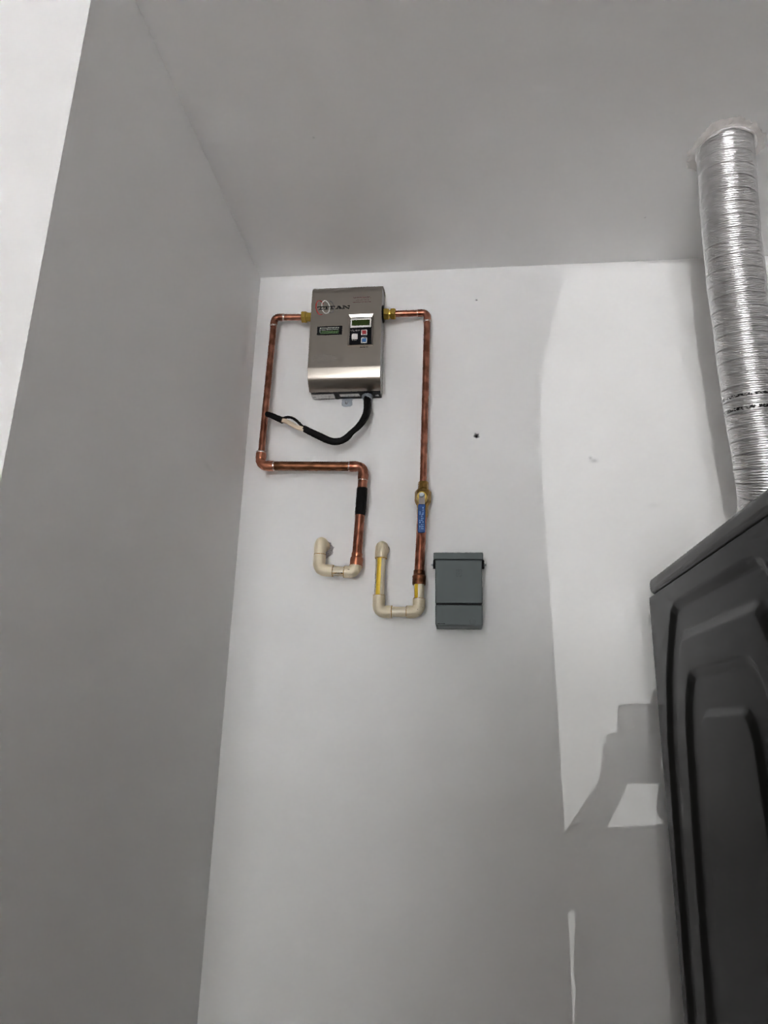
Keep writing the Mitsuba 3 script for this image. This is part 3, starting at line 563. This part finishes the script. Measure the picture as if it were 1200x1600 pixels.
th2 = np.arange(90) * 2 * math.pi / 90
ro = 0.071 + 0.006 * np.sin(3 * th2 + 1) + 0.006 * (rng.random(90) - 0.5) + 0.0015 * np.sin(11 * th2)
po = Polygon(np.stack([DUCT_TOP[0] + ro * np.cos(th2), DUCT_TOP[1] + ro * np.sin(th2)], 1)).buffer(0)
# a low mound: rings from the duct outward, thinning to the ceiling
rings, hts = [0.0555, 0.0575, 0.061, 0.066, 1.0], [0.0045, 0.005, 0.0028, 0.0016, 0.0003]
mv, mf = [], []
for a, (rr, h) in enumerate(zip(rings, hts)):
    R_ = np.full(90, rr) if rr < 0.9 else ro
    zz = CEIL - h - 0.0014 * rng.random(90) * (h > 0.001)
    mv.append(np.stack([DUCT_TOP[0] + R_ * np.cos(th2), DUCT_TOP[1] + R_ * np.sin(th2), zz], 1))
mv.insert(0, np.stack([DUCT_TOP[0] + 0.0555 * np.cos(th2), DUCT_TOP[1] + 0.0555 * np.sin(th2), np.full(90, CEIL - 0.0001)], 1))
mv.append(np.stack([DUCT_TOP[0] + ro * np.cos(th2), DUCT_TOP[1] + ro * np.sin(th2), np.full(90, CEIL - 0.0001)], 1))
for a in range(len(mv) - 1):
    for k in range(90):
        b = (k + 1) % 90; mf += [(a * 90 + k, (a + 1) * 90 + b, a * 90 + b), (a * 90 + k, (a + 1) * 90 + k, (a + 1) * 90 + b)]
obj(PT + '__compound', trimesh.Trimesh(np.vstack(mv), mf, process=False), 'compound')
bead = [(DUCT_TOP[0] + 0.0552 * math.cos(x), DUCT_TOP[1] + 0.0552 * math.sin(x), CEIL - 0.006 - 0.0016 * math.sin(5 * x + 1)) for x in np.linspace(0, 2 * math.pi, 80)]
tag(obj(PT + '__caulk_bead', tube(bead, 0.0026 + 0.0008 * np.sin(np.linspace(0, 40, 80)), 10), 'caulk', smooth=40), 'white caulk bead')

# ---------------------------------------------------------------- dryer (stacked on a washer that stands below the frame)
XD, YB0, YB1 = 0.3755, -0.122, -0.832
XE = XD + 0.686
YM = -0.475
def loop(tops, zlow, rlow):
    """half widths at heights, the same both sides of the middle; tops from the top downward"""
    z, w = [a for a, _ in tops], [b for _, b in tops]
    lo = [(zlow + rlow * (1 - math.sin(t)), w[-1] - rlow * (1 - math.cos(t))) for t in np.linspace(0, math.pi / 2, 8)]
    side = list(zip(w, z)) + [(b, a) for a, b in lo]
    pts = [(YM - b, a) for b, a in side] + [(YM + b, a) for b, a in side[::-1]]
    p = Polygon(pts).buffer(0)
    return p.buffer(-0.006).buffer(0.012).buffer(-0.006)
l1 = loop([(1.825, 0.152), (1.821, 0.185), (1.812, 0.207), (1.783, 0.227), (1.740, 0.254), (1.692, 0.277), (1.581, 0.304), (1.40, 0.316), (1.126, 0.325)], 0.99, 0.07)
l2 = loop([(1.770, 0.152), (1.766, 0.170), (1.753, 0.187), (1.718, 0.209), (1.65, 0.238), (1.568, 0.258), (1.40, 0.275), (1.126, 0.288)], 1.03, 0.06)
l3 = loop([(1.7025, 0.105), (1.699, 0.128), (1.689, 0.146), (1.66, 0.166), (1.627, 0.179), (1.583, 0.186), (1.40, 0.203), (1.163, 0.217)], 1.10, 0.05)
l4 = loop([(1.6358, 0.076), (1.632, 0.092), (1.618, 0.109), (1.5845, 0.121), (1.50, 0.128), (1.33, 0.133)], 1.16, 0.045)
ZD0, ZD1 = 0.935, 1.8565
gy = np.linspace(YB1 + 0.008, YB0 - 0.008, 250); gz = np.linspace(ZD0, ZD1, 310)
GY, GZ = np.meshgrid(gy, gz, indexing='ij'); pts = shapely.points(GY.ravel(), GZ.ravel())
def inside(p, w):
    d = shapely.distance(p.exterior, pts) * np.where(shapely.contains(p, pts), 1, -1)
    x = np.clip(d / w, 0, 1); return (x * x * (3 - 2 * x)).reshape(GY.shape)
hh = inside(l1, 0.020) - inside(l2, 0.022) + inside(l3, 0.020) - inside(l4, 0.014)
VX = XD + 0.0075 * hh
# rounded vertical edges
RE = 0.008; an = np.linspace(0, math.pi / 2, 7)[1:]
cols = [np.stack([VX[k], GY[k], GZ[k]], -1) for k in range(len(gy))]
back = [np.stack([XD + RE * (1 - np.cos(a)) + 0 * gz, YB0 - RE + RE * np.sin(a) + 0 * gz, gz], -1) for a in an]
frontc = [np.stack([XD + RE * (1 - np.cos(a)) + 0 * gz, YB1 + RE - RE * np.sin(a) + 0 * gz, gz], -1) for a in an]
cols = frontc[::-1] + cols + back
cols = [np.stack([np.full(len(gz), XD + 0.03), cols[0][:, 1], gz], -1)] + cols + [np.stack([np.full(len(gz), XD + 0.03), cols[-1][:, 1], gz], -1)]
G = np.array(cols); nr, nc = G.shape[:2]
i, j = np.meshgrid(np.arange(nr - 1), np.arange(nc - 1), indexing='ij'); q = [i * nc + j, i * nc + j + 1, (i + 1) * nc + j + 1, (i + 1) * nc + j]
ffD = np.concatenate([np.stack([q[0], q[1], q[2]], -1).reshape(-1, 3), np.stack([q[0], q[2], q[3]], -1).reshape(-1, 3)])
DR = tag('clothes_dryer', 'dark graphite clothes dryer with pressed side panel at the right edge', 'clothes dryer')
obj(DR + '__side_panel', trimesh.Trimesh(G.reshape(-1, 3), ffD, process=False), 'dryer_paint', smooth=50)
tag(obj(DR + '__top_panel', rbox(XD - 0.0035, XE + 0.0035, YB1 - 0.01, YB0 - 0.024, 1.8585, 1.8915, 0.0115, 24), 'dryer_lid', smooth=30), 'dark top with rounded edges')
obj(DR + '__body', bx(XD + 0.012, XE, YB1 + 0.001, YB0 - 0.001, ZD0, 1.866), 'black_plate')
tag(obj(DR + '__back_panel', rbox(XD + 0.004, XE - 0.004, YB0 - 0.0005, YB0 + 0.006, ZD0 + 0.01, 1.846, 0.002, 8), 'galvanised'), 'grey sheet steel back')
tag(obj(DR + '__hinge_clip', rbox(XD + 0.0005, XD + 0.02, YB0 - 0.001, YB0 + 0.009, 1.826, 1.853, 0.0015, 8), 'white_plastic'), 'pale clip under the top')
obj(DR + '__front_panel', rbox(XD + 0.002, XE - 0.002, YB1 - 0.022, YB1 + 0.001, ZD0 + 0.005, 1.851, 0.006, 12), 'dryer_paint')
def door(key, zc):
    c = np.array([(XD + XE) / 2, YB1 - 0.022, zc])
    dm = turned(c, c + [0, -0.045, 0], [(0, 0.225), (0.02, 0.222), (0.036, 0.205), (0.045, 0.165), (0.040, 0.13)], 56)
    kd = obj(key + '__door', dm, 'black_gloss', smooth=30)
    obj(kd + '__handle', rbox(c[0] + 0.155, c[0] + 0.18, c[1] - 0.056, c[1] - 0.030, zc - 0.06, zc + 0.06, 0.006, 10), 'dryer_lid')
door(DR, 1.36)
WA = tag('washing_machine', 'dark graphite washing machine standing under the dryer', 'washing machine')
obj(WA + '__body', rbox(XD, XE, YB1, YB0, 0.03, ZD0 - 0.004, 0.008, 12), 'dryer_paint', smooth=30)
obj(WA + '__front_panel', rbox(XD + 0.002, XE - 0.002, YB1 - 0.02, YB1 + 0.001, 0.06, ZD0 - 0.012, 0.006, 12), 'dryer_paint')
door(WA, 0.46)
for fx in (XD + 0.06, XE - 0.06):
    for fy in (YB0 - 0.06, YB1 + 0.06):
        obj(WA + '__foot', turned((fx, fy, 0.0), (fx, fy, 0.034), [(0, 0.022), (0.012, 0.022), (0.014, 0.008), (0.034, 0.008)], 16), 'black_rubber')

# ---------------------------------------------------------------- the photographer and the phone (behind the camera; their shadow falls on the wall)
def chain(pairs, res=0.012, it=8):
    man = m3.Manifold()
    for (a, ra), (b, rb) in pairs:
        man += m3.Manifold.batch_hull([m3.Manifold.sphere(ra, 20).translate(tuple(a)), m3.Manifold.sphere(rb, 20).translate(tuple(b))])
    man = man.refine_to_length(res); m = tm(man); m.merge_vertices()
    if it: trimesh.smoothing.filter_taubin(m, iterations=it)
    return m
PE = tag('person', 'person in dark clothes holding a phone up with both hands', 'person')
hd = np.array([0.000, -1.90, 1.545]); cx = -0.03
SH = {-1: np.array([cx - 0.195, -1.95, 1.30]), 1: np.array([cx + 0.195, -1.95, 1.30])}
EL = {-1: np.array([-0.268, -1.77, 1.250]), 1: np.array([0.250, -1.78, 1.175])}
WR = {-1: np.array([-0.112, -1.668, 1.452]), 1: np.array([-0.004, -1.675, 1.408])}
HP = {-1: np.array([cx - 0.115, -1.955, 0.86]), 1: np.array([cx + 0.115, -1.955, 0.86])}
KN = {-1: np.array([cx - 0.105, -1.97, 0.47]), 1: np.array([cx + 0.105, -1.96, 0.47])}
AN = {-1: np.array([cx - 0.11, -2.00, 0.09]), 1: np.array([cx + 0.11, -1.99, 0.09])}
neck = np.array([cx + 0.035, -1.95, 1.365])
bones = [((neck, 0.056), (hd + [0, -0.02, -0.06], 0.055)), ((hd + [0, -0.015, 0.02], 0.083), (hd + [0, 0.02, -0.055], 0.058)), ((hd + [0, 0.01, 0.03], 0.075), (hd + [0, -0.03, 0.025], 0.082)),
         ((hd + [0, 0.082, -0.005], 0.010), (hd + [0, 0.094, -0.028], 0.013)), ((hd + [-0.078, -0.01, 0.012], 0.012), (hd + [-0.078, -0.008, -0.02], 0.009)), ((hd + [0.078, -0.01, 0.012], 0.012), (hd + [0.078, -0.008, -0.02], 0.009))]
for sd in (-1, 1):
    bones += [((EL[sd], 0.040), (WR[sd], 0.026)), ((SH[sd], 0.048), (EL[sd], 0.041)), ((SH[sd], 0.048), (neck + [0, 0, -0.02], 0.050)), ((SH[sd] + [-sd * 0.08, 0, -0.06], 0.075), (HP[sd] + [0, 0, 0.06], 0.080)),
              ((HP[sd], 0.078), (KN[sd], 0.054)), ((KN[sd], 0.054), (AN[sd], 0.036))]
# hands: palm and five fingers each, closed on the phone's edges
ph = lambda a, b, c: CAM + RIGHT * a - UP * b + FWD * c     # phone coordinates: right, down, forward of the lens
for sd, ex in ((-1, -0.078), (1, 0.011)):
    palm = ph(ex + sd * 0.018, 0.095, -0.030); heel = WR[sd]
    bones += [((heel, 0.026), (palm, 0.021)), ((heel + [0, 0.005, 0.01], 0.024), (ph(ex + sd * 0.020, 0.07, -0.026), 0.018))]
    for kf in range(4):
        b0 = ph(ex + sd * 0.022, 0.058 + 0.021 * kf, -0.022); b1 = ph(ex + sd * 0.014, 0.052 + 0.021 * kf, -0.002 - 0.002 * kf); b2 = ph(ex - sd * (0.012 + 0.004 * (kf in (1, 2))) if sd < 0 else ex + 0.012, 0.050 + 0.021 * kf, 0.0005 if sd < 0 else -0.004)
        if sd < 0: b2 = ph(ex + 0.006, 0.050 + 0.021 * kf, 0.003)
        bones += [((b0, 0.0095), (b1, 0.0085)), ((b1, 0.0085), (b2, 0.0072))]
    tb0, tb1, tb2 = ph(ex + sd * 0.016, 0.105, -0.030), ph(ex + sd * 0.006, 0.075, -0.028), ph(ex - sd * 0.018, 0.062, -0.022)
    bones += [((tb0, 0.012), (tb1, 0.0105)), ((tb1, 0.0105), (tb2, 0.0085))]
bones += [((HP[-1] + [0, 0, 0.05], 0.08), (HP[1] + [0, 0, 0.05], 0.08))] + [((AN[sd], 0.035), (AN[sd] + [0, 0.12, -0.058], 0.028)) for sd in (-1, 1)]
obj(PE + '__body', chain(bones, 0.008, 6), 'skin', smooth=60)
hb = chain([((hd + [0, -0.03, 0.045], 0.088), (hd + [0, -0.045, -0.01], 0.080)), ((hd + [0, 0.02, 0.06], 0.070), (hd + [0, -0.02, 0.05], 0.088)), ((hd + [-0.055, -0.03, 0.0], 0.04), (hd + [-0.055, -0.04, 0.03], 0.045)), ((hd + [0.055, -0.03, 0.0], 0.04), (hd + [0.055, -0.04, 0.03], 0.045))], 0.015, 6)
tag(obj(PE + '__hair', hb, 'hair', smooth=60), 'short dark hair')
for sx in (-1, 1):
    obj(PE + '__eye', trimesh.creation.icosphere(2, 0.011).apply_translation(hd + [sx * 0.031, 0.070, 0.005]), 'white_plastic', smooth=True)
obj(PE + '__mouth', chain([((hd + [-0.02, 0.072, -0.062], 0.006), (hd + [0.02, 0.072, -0.062], 0.006))], 0.006, 2), 'red_plastic', smooth=60)
shirt = []
pel = np.array([cx, -1.99, 0.90])
for sd in (-1, 1):
    shirt += [((neck + [sd * 0.048, 0, -0.025], 0.056), (neck + [0, 0, 0.0], 0.060)), ((SH[sd], 0.062), (neck + [0, 0, -0.055], 0.072)), ((SH[sd], 0.060), (EL[sd] + (SH[sd] - EL[sd]) * 0.1, 0.050)), ((np.array([cx + sd * 0.10, -1.95, 1.22]), 0.125), (np.array([cx + sd * 0.13, -1.95, 0.96]), 0.125)),
              ((SH[sd] + [-sd * 0.03, 0, -0.02], 0.068), (np.array([cx + sd * 0.12, -1.95, 1.10]), 0.125))]
tag(obj(PE + '__shirt', chain(shirt, 0.014, 8), 'cloth_dark', smooth=60), 'loose dark shirt')
tr = [((HP[-1] + [0, 0, 0.03], 0.10), (HP[1] + [0, 0, 0.03], 0.10))]
for sd in (-1, 1): tr += [((HP[sd], 0.094), (KN[sd], 0.066)), ((KN[sd], 0.066), (AN[sd] + [0, 0, 0.03], 0.052))]
tag(obj(PE + '__trousers', chain(tr, 0.016, 8), 'cloth_blue', smooth=60), 'dark blue trousers')
for sd in (-1, 1):
    obj(PE + '__shoe', chain([((AN[sd] + [0, -0.03, -0.048], 0.042), (AN[sd] + [0, 0.03, -0.045], 0.045)), ((AN[sd] + [0, 0.03, -0.05], 0.040), (AN[sd] + [0, 0.16, -0.056], 0.034))], 0.012, 4), 'black_rubber', smooth=60)
PHN = tag('phone', 'slim black phone held upright by the photographer', 'phone')
def slab(x0, x1, y0, y1, c0, c1, r):
    pl = sbox(x0, y0, x1, y1).buffer(-r).buffer(r, 10); m = trimesh.creation.extrude_polygon(pl, c1 - c0, engine='earcut')
    v = m.vertices; m.vertices = CAM + v[:, :1] * RIGHT - v[:, 1:2] * UP + (v[:, 2:] + c0) * FWD; m.fix_normals(); return m
obj(PHN + '__body', slab(-0.080, 0.008, -0.019, 0.143, -0.0130, -0.0050, 0.010), 'black_gloss')
obj(PHN + '__screen', slab(-0.0775, 0.0055, -0.0165, 0.1405, -0.0134, -0.0131, 0.008), 'lcd_glass')
